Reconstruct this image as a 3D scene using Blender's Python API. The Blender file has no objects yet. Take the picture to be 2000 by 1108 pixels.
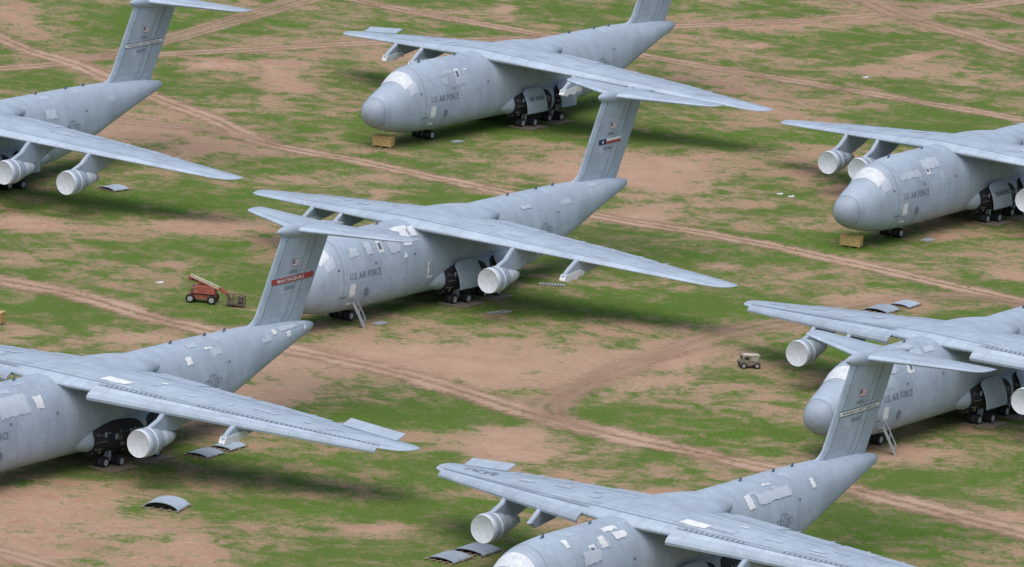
import bpy, bmesh, math, random
import numpy as np
from mathutils import Vector, Matrix
random.seed(7); rng=np.random.default_rng(7)
scene=bpy.context.scene; COL=scene.collection
R=math.radians
# ------------------------------------------------------------------ camera
F_PX,PITCH,ROLL,H=14197.2,0.20794,0.06612,176.51
cp,sp=math.cos(PITCH),math.sin(PITCH)
Rv=Vector((1,0,0));Uv=Vector((0,sp,cp));Fv=Vector((0,cp,-sp))
R2=Rv*math.cos(ROLL)+Uv*math.sin(ROLL);U2=-Rv*math.sin(ROLL)+Uv*math.cos(ROLL)
cd=bpy.data.cameras.new("camera");cd.sensor_width=36;cd.lens=36*F_PX/2000;cd.clip_start=1;cd.clip_end=20000
cam=bpy.data.objects.new("camera",cd);COL.objects.link(cam)
m=Matrix((R2,U2,-Fv)).transposed().to_4x4();m.translation=Vector((0,0,H));cam.matrix_world=m
scene.camera=cam
def ground_at(u,v,z=0.0):
    d=Fv*F_PX+R2*(u-1000)+U2*(554-v)
    t=(z-H)/d.z
    return (d.x*t,d.y*t)
# ------------------------------------------------------------------ world / light
w=bpy.data.worlds.new("World");scene.world=w;w.use_nodes=True
nt=w.node_tree;bg=nt.nodes["Background"];sky=nt.nodes.new("ShaderNodeTexSky")
sky.sky_type='NISHITA';sky.sun_disc=False;sky.sun_elevation=R(70);sky.sun_rotation=R(200)
sky.air_density=1.0;sky.dust_density=3.5;sky.ozone_density=1.0
nt.links.new(sky.outputs[0],bg.inputs[0]);bg.inputs[1].default_value=0.15
sl=bpy.data.lights.new("sun","SUN");sl.energy=1.5;sl.angle=R(70);sl.color=(1,.97,.92)
so=bpy.data.objects.new("sun",sl);COL.objects.link(so)
az=R(200);el=R(70)
sd=Vector((math.sin(az)*math.cos(el),math.cos(az)*math.cos(el),math.sin(el)))
so.rotation_euler=(-sd).to_track_quat('-Z','Y').to_euler()
scene.view_settings.view_transform='Standard';scene.view_settings.look='None';scene.view_settings.exposure=0
# ------------------------------------------------------------------ node helpers
class N:
    def __init__(s,name):
        s.m=bpy.data.materials.new(name);s.m.use_nodes=True;s.t=s.m.node_tree
        s.b=s.t.nodes["Principled BSDF"];s.out=s.t.nodes["Material Output"]
        s.b.inputs["Specular IOR Level"].default_value=.3
    def n(s,t,**k):
        x=s.t.nodes.new(t)
        for a,b in k.items(): setattr(x,a,b)
        return x
    def put(s,sock,v):
        if hasattr(v,'node'): s.t.links.new(v,sock)
        else: sock.default_value=v
    def math(s,op,a,b=None,c=None,clamp=False):
        x=s.n("ShaderNodeMath",operation=op);x.use_clamp=clamp
        s.put(x.inputs[0],a)
        if b is not None:s.put(x.inputs[1],b)
        if c is not None:s.put(x.inputs[2],c)
        return x.outputs[0]
    def mix(s,f,a,b,bt='MIX'):
        x=s.n("ShaderNodeMix",data_type='RGBA',blend_type=bt)
        s.put(x.inputs[0],f);s.put(x.inputs[6],a);s.put(x.inputs[7],b);return x.outputs[2]
    def noise(s,v,sc,det=4,ro=.5,dist=0):
        x=s.n("ShaderNodeTexNoise");s.put(x.inputs["Vector"],v);x.inputs["Scale"].default_value=sc
        x.inputs["Detail"].default_value=det;x.inputs["Roughness"].default_value=ro;x.inputs["Distortion"].default_value=dist
        return x.outputs[0]
    def ramp(s,v,a,b,lo=0.,hi=1.,smooth=True):
        x=s.n("ShaderNodeMapRange");x.interpolation_type='SMOOTHSTEP' if smooth else 'LINEAR'
        s.put(x.inputs[0],v);x.inputs[1].default_value=a;x.inputs[2].default_value=b;x.inputs[3].default_value=lo;x.inputs[4].default_value=hi
        return x.outputs[0]
    def comb(s,x,y,z):
        c=s.n("ShaderNodeCombineXYZ");s.put(c.inputs[0],x);s.put(c.inputs[1],y);s.put(c.inputs[2],z);return c.outputs[0]
    def sep(s,v):
        c=s.n("ShaderNodeSeparateXYZ");s.put(c.inputs[0],v);return c.outputs
def C(r,g,b):return (r,g,b,1)
def simple(name,c,rough=.6,var=.15,scale=3.,metal=0.):
    k=N(name);tc=k.n("ShaderNodeTexCoord").outputs["Object"]
    f=k.ramp(k.noise(tc,scale,4,.6),.3,.7,1-var,1+var)
    col=k.mix(1.0,C(*c),k.comb(f,f,f),'MULTIPLY')
    k.put(k.b.inputs["Base Color"],col);k.b.inputs["Roughness"].default_value=rough;k.b.inputs["Metallic"].default_value=metal
    return k.m
BASE=(.390,.468,.550)
def paint(name,base,mode):
    k=N(name);tcn=k.n("ShaderNodeTexCoord");ob=tcn.outputs["Object"]
    X,Y,Z=k.sep(ob)
    if mode=='body':
        a,b=X,Z;pa,pb=2.6,2.1
    else:
        U,V,_=k.sep(tcn.outputs["UV"]);a,b=V,k.math('MULTIPLY',U,10.);pa,pb=2.15,2.3
    qa=k.math('DIVIDE',a,pa);qb=k.math('DIVIDE',b,pb)
    wn=k.n("ShaderNodeTexWhiteNoise",noise_dimensions='2D')
    k.put(wn.inputs["Vector"],k.comb(k.math('FLOOR',qa),k.math('FLOOR',qb),0.))
    tone=k.ramp(wn.outputs[0],0.,1.,.96 if mode=='body' else .94,1.04 if mode=='body' else 1.05,False)
    la=k.math('LESS_THAN',k.math('FRACT',qa),.03)
    if mode=='body':
        line=k.math('MULTIPLY',k.math('MAXIMUM',la,k.math('LESS_THAN',k.math('FRACT',qb),.018)),.15)
    else:
        def ln(c,wd): return k.math('LESS_THAN',k.math('ABSOLUTE',k.math('SUBTRACT',U,c)),wd)
        l2=k.math('MAXIMUM',k.math('MAXIMUM',ln(.125,.010),ln(.60,.008)),k.math('MAXIMUM',ln(.735,.012),ln(.19,.004)))
        line=k.math('MAXIMUM',k.math('MULTIPLY',la,.2),k.math('MULTIPLY',l2,.45))
        tone=k.math('MULTIPLY',tone,k.math('ADD',1.,k.math('MULTIPLY',k.math('LESS_THAN',U,.12),.12)))
        tone=k.math('MULTIPLY',tone,k.math('SUBTRACT',1.,k.math('MULTIPLY',k.math('GREATER_THAN',U,.74),.08)))
    st=k.ramp(k.noise(k.comb(k.math('MULTIPLY',X,.7),k.math('MULTIPLY',Y,.6),k.math('MULTIPLY',Z,.45)),.9,5,.65),.35,.75,1.03,.88)
    bl=k.ramp(k.noise(ob,.16,5,.6),.3,.7,.93,1.07)
    f=k.math('MULTIPLY',k.math('MULTIPLY',tone,st),bl)
    f=k.math('MULTIPLY',f,k.math('SUBTRACT',1.,line))
    spk=k.ramp(k.noise(ob,.75,5,.72,.4),.59,.62,1.,1.13)
    f=k.math('MULTIPLY',f,spk)
    col=k.mix(1.0,C(*base),k.comb(f,f,f),'MULTIPLY')
    k.put(k.b.inputs["Base Color"],col);k.b.inputs["Roughness"].default_value=.55
    return k.m
sc=lambda f:tuple(c*f for c in BASE)
M_body=paint("fuselage_paint",BASE,'body')
M_wing=paint("wing_paint",sc(1.04),'wing')
M_plain=simple("grey_paint",BASE,.5,.08,.8)
M_radome=simple("radome_paint",sc(.90),.5,.08,.6)
M_seam=simple("seam_paint",sc(.68),.5,.06,.6)
M_mid=simple("mid_grey_panel",(.31,.37,.43),.5,.12,1.2)
M_dkgrey=simple("dark_grey_paint",(.15,.185,.23),.55,.15,1.2)
M_lt=simple("light_grey_patch",(.53,.60,.67),.5,.06,1.)
M_lt2=simple("pale_grey_patch",(.46,.535,.61),.5,.06,1.)
M_white=simple("white_sealant",(.80,.83,.84),.5,.08,1.5)
M_wincover=simple("window_cover_sheet",(.70,.74,.77),.5,.10,1.5)  # pale colour of the cockpit window covers themselves
M_cap=simple("inlet_cover",(.45,.53,.59),.55,.10,.9)
M_ring=simple("inlet_ring",(.68,.73,.77),.5,.08,2)
M_cowl=simple("cowl_metal",(.34,.42,.50),.45,.15,1.5)
M_dark=simple("well_shade_bumper_black",(.035,.036,.04),.8,.3,2)  # near-black for the painted wheel-well shade and the truck bumpers
M_bay=simple("bay_structure",(.20,.20,.20),.8,.4,3)
M_mark=simple("dark_marking",(.165,.20,.25),.6,.1,2)
M_black=simple("black_lettering",(.04,.043,.052),.6,.1,2)
M_red=simple("red_marking",(.42,.06,.05),.6,.1,2)
M_pink=simple("faded_red_marking",(.48,.20,.20),.6,.1,2)
M_blue=simple("blue_marking",(.03,.045,.12),.6,.1,2)
M_tyre=simple("tyre_rubber",(.025,.025,.027),.85,.2,4)
M_rim=simple("wheel_rim",(.45,.45,.45),.5,.15,4)
M_wood=simple("weathered_wood",(.28,.22,.17),.85,.3,2.5)
M_tan=simple("tan_paint",(.60,.41,.16),.7,.15,2)
M_sand=simple("sand_paint",(.27,.24,.18),.7,.25,2.5)
M_sand2=simple("canvas_cover",(.48,.45,.38),.8,.2,2)
M_orange=simple("orange_red_paint",(.38,.11,.075),.6,.3,2)
M_cream=simple("cream_boom_paint",(.56,.49,.37),.55,.2,2)
M_brown=simple("rusty_steel",(.16,.12,.10),.7,.3,3)
M_steel=simple("galvanised_steel",(.42,.45,.48),.5,.15,3,.2)
M_glass=simple("dark_glass",(.03,.035,.04),.15,.1,2)
k=N("slat_joint_ticks");U,V,_=k.sep(k.n("ShaderNodeTexCoord").outputs["UV"])
t1=k.math('LESS_THAN',k.math('FRACT',k.math('MULTIPLY',V,2.2)),.4);wn=k.n("ShaderNodeTexWhiteNoise",noise_dimensions='1D')
k.put(wn.inputs["W"],k.math('FLOOR',k.math('MULTIPLY',V,.35)));t1=k.math('MULTIPLY',t1,k.ramp(wn.outputs[0],.2,.6,.1,.8))
k.put(k.b.inputs["Base Color"],k.mix(t1,C(*sc(.85)),C(.09,.11,.135)));M_dash=k.m
# ------------------------------------------------------------------ mesh helpers
def mk(name,verts,faces,mats,fm=None,smooth=False,uv=None,recalc=True,solid=0,bevel=0):
    me=bpy.data.meshes.new(name)
    me.from_pydata([tuple(v) for v in verts],[],[tuple(f) for f in faces])
    if not isinstance(mats,(list,tuple)):mats=[mats]
    for x in mats: me.materials.append(x)
    if fm is not None: me.polygons.foreach_set("material_index",fm)
    if uv is not None:
        l=me.uv_layers.new(name="UVMap")
        idx=np.empty(len(me.loops),int);me.loops.foreach_get("vertex_index",idx)
        l.data.foreach_set("uv",np.asarray(uv,float)[idx].ravel())
    if recalc or solid or bevel:
        bm=bmesh.new();bm.from_mesh(me)
        if bevel: bmesh.ops.bevel(bm,geom=list(bm.edges),offset=bevel,segments=2,profile=.6,affect='EDGES',clamp_overlap=True)
        bmesh.ops.recalc_face_normals(bm,faces=bm.faces)
        if solid: bmesh.ops.solidify(bm,geom=list(bm.faces),thickness=solid)
        bm.to_mesh(me);bm.free()
    if smooth:
        me.polygons.foreach_set("use_smooth",[True]*len(me.polygons))
        try: me.set_sharp_from_angle(angle=R(50))
        except Exception: pass
    me.update();return me
def loft_d(rings,cap=True):
    n=len(rings[0]);v=[p for r in rings for p in r];f=[]
    for i in range(len(rings)-1):
        for j in range(n):
            a=i*n+j;b=i*n+(j+1)%n;f.append((a,b,b+n,a+n))
    if cap:
        f.append(tuple(range(n-1,-1,-1)));k=(len(rings)-1)*n;f.append(tuple(range(k,k+n)))
    return v,f
def loft(name,rings,mat,smooth=True,cap=True,uv=None):
    v,f=loft_d(rings,cap);return mk(name,v,f,mat,smooth=smooth,uv=uv)
class MB:
    def __init__(s):s.v=[];s.f=[];s.m=[]
    def add(s,v,f,m=0):
        o=len(s.v);s.v+=[tuple(p) for p in v];s.f+=[tuple(i+o for i in q) for q in f];s.m+=[m]*len(f);return s
    def box(s,c,d,m=0,rz=0.,ry=0.,taper=1.):
        hx,hy,hz=d[0]/2,d[1]/2,d[2]/2
        pts=[]
        for z in(-hz,hz):
            k=taper if z>0 else 1
            pts+=[(-hx*k,-hy*k,z),(hx*k,-hy*k,z),(hx*k,hy*k,z),(-hx*k,hy*k,z)]
        mt=Matrix.Rotation(rz,3,'Z')@Matrix.Rotation(ry,3,'Y')
        pts=[mt@Vector(p)+Vector(c) for p in pts]
        return s.add(pts,[(3,2,1,0),(4,5,6,7),(0,1,5,4),(1,2,6,5),(2,3,7,6),(3,0,4,7)],m)
    def beam(s,a,b,w,h,m=0):
        a=Vector(a);b=Vector(b);d=(b-a).normalized();up=Vector((0,0,1)) if abs(d.z)<.95 else Vector((1,0,0))
        x=d.cross(up).normalized()*w/2;y=x.cross(d).normalized()*h/2
        pts=[a-x-y,a+x-y,a+x+y,a-x+y,b-x-y,b+x-y,b+x+y,b-x+y]
        return s.add(pts,[(3,2,1,0),(4,5,6,7),(0,1,5,4),(1,2,6,5),(2,3,7,6),(3,0,4,7)],m)
    def lathe(s,prof,c=(0,0,0),axis='Y',n=20,m=0,ms=None):
        rings=[]
        for (a,r) in prof:
            ring=[]
            for j in range(n):
                t=2*math.pi*j/n;p,q=r*math.cos(t),r*math.sin(t)
                ring.append({'Y':(c[0]+p,c[1]+a,c[2]+q),'X':(c[0]+a,c[1]+p,c[2]+q),'Z':(c[0]+p,c[1]+q,c[2]+a)}[axis])
            rings.append(ring)
        v,f=loft_d(rings,True)
        if ms is None: return s.add(v,f,m)
        o=len(s.v);s.v+=v;s.f+=[tuple(i+o for i in q) for q in f]
        for i in range(len(rings)-1): s.m+=[ms[i]]*n
        s.m+=[ms[0],ms[-1]];return s
    def mesh(s,name,mats,smooth=False,bevel=0):
        return mk(name,s.v,s.f,mats,fm=s.m,smooth=smooth,bevel=bevel)
def obj(name,me,parent=None,loc=(0,0,0),rot=(0,0,0),label=None):
    o=bpy.data.objects.new(name,me);COL.objects.link(o);o.location=loc;o.rotation_euler=rot
    if parent is not None:o.parent=parent
    if label:o["label"]=label
    return o
# ------------------------------------------------------------------ aircraft geometry (station aft of nose s, port y, height z)
def L(s,y,z):return (30-s,y,z)
TAB=np.array([ # s, zb, zt, w, zm
(-1.0,4.70,4.80,.05,4.75),(-.93,4.10,5.38,.66,4.75),(-.5,3.52,5.95,1.2,4.73),(.2,3.0,6.42,1.66,4.7),(1.0,2.64,6.82,1.98,4.65),(2,2.27,7.22,2.32,4.6),
(3.4,1.93,7.75,2.70,4.55),(4.4,1.76,8.20,2.91,4.55),(5.6,1.60,9.10,3.13,4.6),(6.6,1.50,9.70,3.29,4.65),(8.2,1.40,10.03,3.45,4.7),
(12,1.35,10.25,3.6,4.7),(20,1.35,10.25,3.6,4.7),(30,1.35,10.25,3.6,4.7),(42,1.35,10.25,3.6,4.75),(45.5,1.55,10.25,3.58,4.85),
(49,2.25,10.25,3.45,5.2),(53,3.45,10.22,3.15,5.9),(57,4.75,10.15,2.7,6.8),(61,6.0,10.0,2.15,7.6),(65,7.1,9.75,1.5,8.3),(68,7.85,9.4,.9,8.6),(69.6,8.3,9.1,.42,8.7),(70.15,8.6,8.85,.1,8.72)])
def cubic(x,xs,ys):
    h=np.diff(xs);d=np.diff(ys)/h;mm=np.zeros(len(xs))
    for i in range(1,len(xs)-1):
        if d[i-1]*d[i]>0: mm[i]=2*d[i-1]*d[i]/(d[i-1]+d[i])
    mm[0]=d[0];mm[-1]=d[-1]
    i=int(np.clip(np.searchsorted(xs,x)-1,0,len(h)-1));t=(x-xs[i])/h[i]
    return (2*t**3-3*t*t+1)*ys[i]+(t**3-2*t*t+t)*h[i]*mm[i]+(-2*t**3+3*t*t)*ys[i+1]+(t**3-t*t)*h[i]*mm[i+1]
_sc={}
def sec(s):
    q=round(s,4)
    if q not in _sc: _sc[q]=[float(cubic(s,TAB[:,0],TAB[:,i])) for i in (1,2,3,4)]
    return _sc[q]
NU,NL=2.12,2.5
def fpt(s,th,off=0.):
    zb,zt,w,zm=sec(s);t=R(th);c,q=math.cos(t),math.sin(t)
    n=NU if c>=0 else NL
    y=w*math.copysign(abs(q)**(2/n),q);hh=(zt-zm) if c>=0 else (zm-zb)
    z=zm+hh*math.copysign(abs(c)**(2/n),c)
    if off:
        nv=Vector((0,y/(w*w+1e-6),(z-zm)/(hh*hh+1e-6)))
        nv.normalize();y+=nv.y*off;z+=nv.z*off
        if s<8: s-=off*.8
    return (s,y,z)
def side_y(s,z,off=.035):
    zb,zt,w,zm=sec(s)
    if z>=zm: t=min(.999,(z-zm)/(zt-zm));n=NU
    else: t=min(.999,(zm-z)/(zm-zb));n=NL
    return w*(1-t**n)**(1/n)+off
ss=sorted(set(list(np.linspace(-1,1,16))+list(np.linspace(1,12,45))+list(np.linspace(12,44,33))+list(np.linspace(44,70.15,48))))
NS=72
def fus_part(name,s0,s1,mat):
    rings=[[L(*fpt(s,360*j/NS)) for j in range(NS)] for s in ss if s0-1e-6<=s<=s1+1e-6]
    return loft(name,rings,mat)
k6=[s for s in ss if s<=.5][-1]
ME={}
ME['radome']=fus_part("radome",-1,k6,M_radome)
ME['fuselage']=fus_part("fuselage",k6,71,M_body)
rings=[]
for i in range(25):
    t=i/24;s=21.2+20.8*t;e=max(.02,math.sin(math.pi*min(1,t*1.0))**.5)
    rings.append([L(s,4.05*e*math.copysign(abs(math.cos(a))**.75,math.cos(a)),9.1-.2*t+(1.42 if math.sin(a)>0 else .9)*e*math.copysign(abs(math.sin(a))**.9,math.sin(a))) for a in [2*math.pi*j/36 for j in range(36)]])
ME['fairing']=loft("wing_fairing",rings,M_body)
YT=[0,3.5,13,22,32,33.2,33.75,33.95]
LEt=[21.7,23.5,28.5,33.2,38.45,39.5,40.6,41.6]
TEt=[36.8,37.0,38.9,40.7,42.7,42.85,42.75,42.4]
def wl(y):return float(np.interp(y,YT,LEt)),float(np.interp(y,YT,TEt))
def wz(y):return 9.35-.125*(y-3.5)
def wth(y):return float(np.interp(y,[0,3.5,13,32,33.5,33.95],[1.75,1.65,1.15,.5,.3,.08]))
def naca(c):return 5*(.2969*math.sqrt(c)-.126*c-.3516*c*c+.2843*c**3-.1036*c**4)
def wpt(y,c,up,off=0.):
    le,te=wl(y);s=le+(te-le)*c;h=naca(c)*wth(y)
    inc=.035*(1-y/34)
    z=wz(y)-(s-le)*inc+(h*1.0+off if up else -h*.75-off)+.25*math.sin(math.pi*c)*(te-le)*.04
    return (s,y,z)
cs=[0,.006,.02,.05,.1,.17,.27,.4,.55,.7,.85,1.0]
def wing_mesh(sgn):
    rings=[];uv=[]
    for y in list(np.linspace(0,32,33))+[32.6,33.2,33.5,33.75,33.88,33.95]:
        ring=[];
        for c in cs: p=wpt(y,c,True);ring.append(L(p[0],sgn*y,p[2]));uv.append((c,y))
        for c in cs[::-1][:-1]:
            p=wpt(y,c,False);ring.append(L(p[0],sgn*y,p[2]-(.04 if c==1 else 0)));uv.append((c,y))
        rings.append(ring)
    return loft("wing",rings,M_wing,uv=uv)
ME['wingP']=wing_mesh(1);ME['wingS']=wing_mesh(-1)
def slat_mesh(sgn,y0,y1):
    pr=[(-1.0,-.85),(-1.08,-.55),(-.85,-.2),(-.35,.08),(.25,.2),(.25,.13),(-.3,-.02),(-.75,-.35),(-.85,-.85)]
    rings=[];uv=[]
    for y in np.linspace(y0,y1,25):
        le,_=wl(y);k=.55+.5*(1-y/34)
        rings.append([L(le+a*k*.95,sgn*y,wz(y)+b*k+.02) for a,b in pr]);uv+=[(.2+i/30.,y) for i in range(9)]
    return loft("slat",rings,M_wing,uv=uv,smooth=False)
def strip_mesh(name,sgn,y0,y1,c0,c1,mat):
    v=[];f=[];uv=[];n=60
    for i in range(n+1):
        y=y0+(y1-y0)*i/n
        for c in(c0,c1): p=wpt(y,c,True,.045);v.append(L(p[0],sgn*y,p[2]));uv.append((c,y))
    for i in range(n): a=2*i;f.append((a,a+1,a+3,a+2))
    return mk(name,v,f,mat,recalc=False,uv=uv)
def flap_mesh(sgn,y0,y1,ext,dz):
    v=[]
    for y in(y0,y1):
        le,te=wl(y);p=wpt(y,.80,True,.06);q=wpt(y,1,True)
        v+=[L(p[0],sgn*y,p[2]),L(te+ext,sgn*y,q[2]+dz),L(te+ext,sgn*y,q[2]+dz-.12),L(p[0],sgn*y,p[2]-.12)]
    return mk("flap",v,[(0,1,5,4),(1,2,6,5),(2,3,7,6),(3,0,4,7),(3,2,1,0),(4,5,6,7)],M_plain)
FL={}
for g,sg in(('P',1),('S',-1)):
    ME['slat'+g]=slat_mesh(sg,5.2,31.6);ME['joint'+g]=strip_mesh("slat_joint",sg,5.2,31.6,.06,.10,M_dash)
    FL[g]=[flap_mesh(sg,4.6,9.9,.45,.05),flap_mesh(sg,10.1,15.3,.22,.02),flap_mesh(sg,15.6,19.4,.5,-.02),flap_mesh(sg,19.6,23.7,.25,.03)]
def ail_mesh(sgn):
    v=[];
    for y in(25.3,31.4):
        le,te=wl(y);z=wz(y)
        for (a,b) in((-.75,.16),(.85,.62),(.9,.56),(-.7,.08)): v.append(L(te+a,sgn*y,z+b))
    return mk("aileron",v,[(0,1,5,4),(1,2,6,5),(2,3,7,6),(3,0,4,7),(3,2,1,0),(4,5,6,7)],M_plain)
for g,sg in(('P',1),('S',-1)): ME['ail'+g]=ail_mesh(sg)
rings=[]
for i in range(13):
    t=i/12;e=max(.02,math.sin(math.pi*t**.8)**.7)
    rings.append([(2.8-3.9*t,.2*e*math.cos(a),-.22+.10*t+.32*e*math.sin(a)) for a in [2*math.pi*j/10 for j in range(10)]])
ME['ftf']=loft("flap_track_fairing",rings,M_plain)
def fin_lt(z):
    le=float(np.interp(z,[8.6,9.7,10.0,10.4,11.0,19.6],[54.5,56.2,57.6,58.7,59.4,63.6]))
    te=float(np.interp(z,[8.6,9.4,19.6],[67.3,67.7,72.7]));return le,te
def fin_h(z):return float(np.interp(z,[8.6,10.2,11.5,19.6],[.75,.66,.55,.42]))
def fin_y(s,z,off=.03):
    le,te=fin_lt(z);c=min(1,max(0,(s-le)/(te-le)));return naca(c)*fin_h(z)+off
rings=[];uv=[]
for z in [8.6,9.4,9.7,9.85,10.0,10.2,10.4,10.7,11.0]+list(np.linspace(11.8,19.6,10)):
    le,te=fin_lt(z);ring=[]
    for c in cs: ring.append(L(le+(te-le)*c,naca(c)*fin_h(z),z));uv.append((c,z))
    for c in cs[::-1][1:-1]: ring.append(L(le+(te-le)*c,-naca(c)*fin_h(z),z));uv.append((c,z))
    rings.append(ring)
ME['fin']=loft("tail_fin",rings,M_wing,uv=uv)
rings=[]
for i in range(25):
    t=i/24;s=62.6+12.3*t;e=max(.015,(math.sin(math.pi*t**.72))**.62)
    rings.append([L(s,.72*e*math.cos(a),19.75-.5*t+(.78*math.sin(a))*e) for a in [2*math.pi*j/24 for j in range(24)]])
ME['bullet']=loft("tail_fairing",rings,M_plain)
def stab_mesh(sgn):
    rings=[];uv=[]
    for y in [0,1,3,5,7,9,10.1,10.6,10.85]:
        le=float(np.interp(y,[0,10.1,10.6,10.85],[65.2,71.0,71.7,72.6]));te=float(np.interp(y,[0,10.1,10.85],[72.2,74.3,74.2]))
        th=float(np.interp(y,[0,10.1,10.85],[.85,.36,.06]));z0=19.75-.035*y;ring=[]
        for c in cs: ring.append(L(le+(te-le)*c,sgn*y,z0+naca(c)*th-.05*c*(te-le)*.3));uv.append((c,y))
        for c in cs[::-1][1:-1]: ring.append(L(le+(te-le)*c,sgn*y,z0-naca(c)*th-.05*c*(te-le)*.3));uv.append((c,y))
        rings.append(ring)
    return loft("tailplane",rings,M_wing,uv=uv)
ME['stabP']=stab_mesh(1);ME['stabS']=stab_mesh(-1)
def pod_mesh(sgn):
    rings=[]
    for i in range(61):
        t=i/60;s=23.5+21.5*t;e=max(.03,math.sin(math.pi*t)**.5)
        rings.append([L(s,sgn*(2.2+2.55*e*math.copysign(abs(math.cos(a))**.8,math.cos(a))),3.05+(2.25*math.sin(a) if math.sin(a)>0 else 1.85*math.sin(a))*e) for a in [2*math.pi*j/40 for j in range(40)]])
    return loft("gear_pod",rings,M_body)
ME['podP']=pod_mesh(1);ME['podS']=pod_mesh(-1)
def pod_pt(s,z,off=.08):
    t=(s-23.5)/21.5;e=math.sin(math.pi*t)**.5
    h=(2.25 if z>3.05 else 1.85)*e;q=min(.96,abs(z-3.05)/h)
    return 2.2+2.55*e*(math.sqrt(1-q*q))**.8+off
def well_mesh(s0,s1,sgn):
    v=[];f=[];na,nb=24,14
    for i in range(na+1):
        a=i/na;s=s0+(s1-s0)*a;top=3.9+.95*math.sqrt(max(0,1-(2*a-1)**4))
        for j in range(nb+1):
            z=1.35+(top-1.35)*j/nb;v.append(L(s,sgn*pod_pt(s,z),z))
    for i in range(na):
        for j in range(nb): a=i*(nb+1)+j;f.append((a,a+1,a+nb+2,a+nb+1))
    return mk("wheel_well_shade",v,f,M_dark,recalc=False)  # dark sheet on the pod skin; the opening's shade is painted, not recessed
def bay_mesh(s0,s1,sgn,seed):
    r=random.Random(seed);b=MB()
    P=lambda s,z,o=.2:L(s,sgn*pod_pt(s,z,o),z)
    for i in range(5):
        s=s0+(s1-s0)*(i+.5)/5;b.beam(P(s,1.5),P(s+r.uniform(-.4,.4),3.9),.14,.14,r.choice((0,1)))
    for z in(2.2,3.0,3.7): b.beam(P(s0+.3,z,.14),P(s1-.3,z+r.uniform(-.2,.2),.14),.10,.10,0)
    for i in range(12):
        s=r.uniform(s0+.5,s1-.5);z=r.uniform(1.7,3.8);b.box(P(s,z,.16),(r.uniform(.2,.7),.15,r.uniform(.15,.6)),r.choice((0,0,1,2)))
    return b.mesh("bay_framework",[M_bay,M_mid,M_brown])
for g,sg in(('P',1),('S',-1)):
    ME['well1'+g]=well_mesh(26.8,34.2,sg);ME['well2'+g]=well_mesh(34.9,40.4,sg)
    ME['bay1'+g]=bay_mesh(26.9,34.1,sg,3);ME['bay2'+g]=bay_mesh(35.0,40.3,sg,4)
def door_pt(s,t,sgn,off=0):
    return L(s,sgn*(4.2+1.25*math.sin(t*math.pi/2)+off),5.2-3.1*t**1.15)
def door_mesh(s0,s1,sgn):
    v=[];f=[];na,nb=10,12
    for i in range(na+1):
        e=abs(2*i/na-1)**5*.16
        for j in range(nb+1): v.append(door_pt(s0+(s1-s0)*i/na,e+(1-e)*j/nb,sgn))
    for i in range(na):
        for j in range(nb): a=i*(nb+1)+j;f.append((a,a+1,a+nb+2,a+nb+1))
    return mk("gear_door",v,f,M_plain,solid=.1,smooth=True)
for g,sg in(('P',1),('S',-1)):
    ME['door1'+g]=door_mesh(27.9,32.4,sg);ME['door2'+g]=door_mesh(35.8,39.2,sg)
wm=MB();wm.lathe([(-.22,.2),(-.22,.34),(-.235,.36),(-.25,.5),(-.17,.62),(.17,.62),(.25,.5),(.235,.36),(.22,.34),(.22,.2)],n=22,ms=[1,1,0,0,0,0,0,1,1])
ME['wheel']=wm.mesh("wheel",[M_tyre,M_rim],smooth=True)
def bogie():
    b=MB();b.beam((1.2,0,.62),(-.9,0,.62),.22,.24);b.beam((1.1,-.5,.62),(1.1,.5,.62),.14,.14);b.beam((-.75,-1.1,.62),(-.75,1.1,.62),.16,.16)
    b.beam((0,0,.6),(0,0,3.),.42,.42);b.beam((.9,0,.7),(.1,0,2.2),.12,.12);return b.mesh("bogie_frame",[M_steel])
ME['bogie']=bogie()
b=MB();b.beam((0,-1.25,.6),(0,1.25,.6),.16,.16);b.beam((0,0,.6),(0,0,2.2),.3,.3);b.beam((0,0,.9),(-1,0,2.0),.12,.12);ME['nosestrut']=b.mesh("nose_strut",[M_steel])
b=MB();b.lathe([(-5.9,.42),(-5.2,.66),(-4.2,.86),(-4.10,.90),(-3.0,.98),(-2.95,1.2),(-2.5,1.33),(-2.40,1.37),(-1.65,1.47),(-1.55,1.49),(-1.22,1.49),(-1.12,1.485),(-.62,1.49),(-.54,1.49),(-.2,1.47),(.04,1.41),(-.03,1.33)],axis='X',n=40,
   ms=[2,3,2,3,2,0,2,0,2,1,2,0,2,3,1,1])
ME['engine']=b.mesh("engine",[M_cowl,M_ring,M_seam,M_lt],smooth=True)
b=MB();b.lathe([(-.25,1.33),(-.14,1.335),(-.18,1.24),(-.15,.75),(-.13,.05)],axis='X',n=40)
ME['cap']=b.mesh("inlet_cover",[M_cap,M_ring],smooth=True)
def pylon_mesh(y,ze,bare,sgn):
    le,te=wl(y);zw=wz(y);s0=le-4.4
    if bare: pts=[(le-2.6,ze+1.5),(le-1.6,ze+2.2),(le+.2,zw+.15),(le+6.5,zw-.6),(le+5.0,zw-1.25),(le+1.6,ze+1.35),(le-1.6,ze+.9)]
    else: pts=[(s0+1.0,ze+1.35),(le-1.4,ze+2.1),(le+.2,zw+.15),(le+6.5,zw-.6),(le+4.6,zw-1.6),(le+1.6,ze+.55),(s0+2,ze+.8)]
    n=len(pts);cx=sum(p[0] for p in pts)/n;cz=sum(p[1] for p in pts)/n
    rr=[]
    for hw,q in((.28,.92),(.2,1.),(-.2,1.),(-.28,.92)): rr.append([L(cx+(p[0]-cx)*q,sgn*y+hw,cz+(p[1]-cz)*q) for p in pts])
    vv,f=loft_d(rr);return mk("pylon",vv,f,M_plain)
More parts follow.
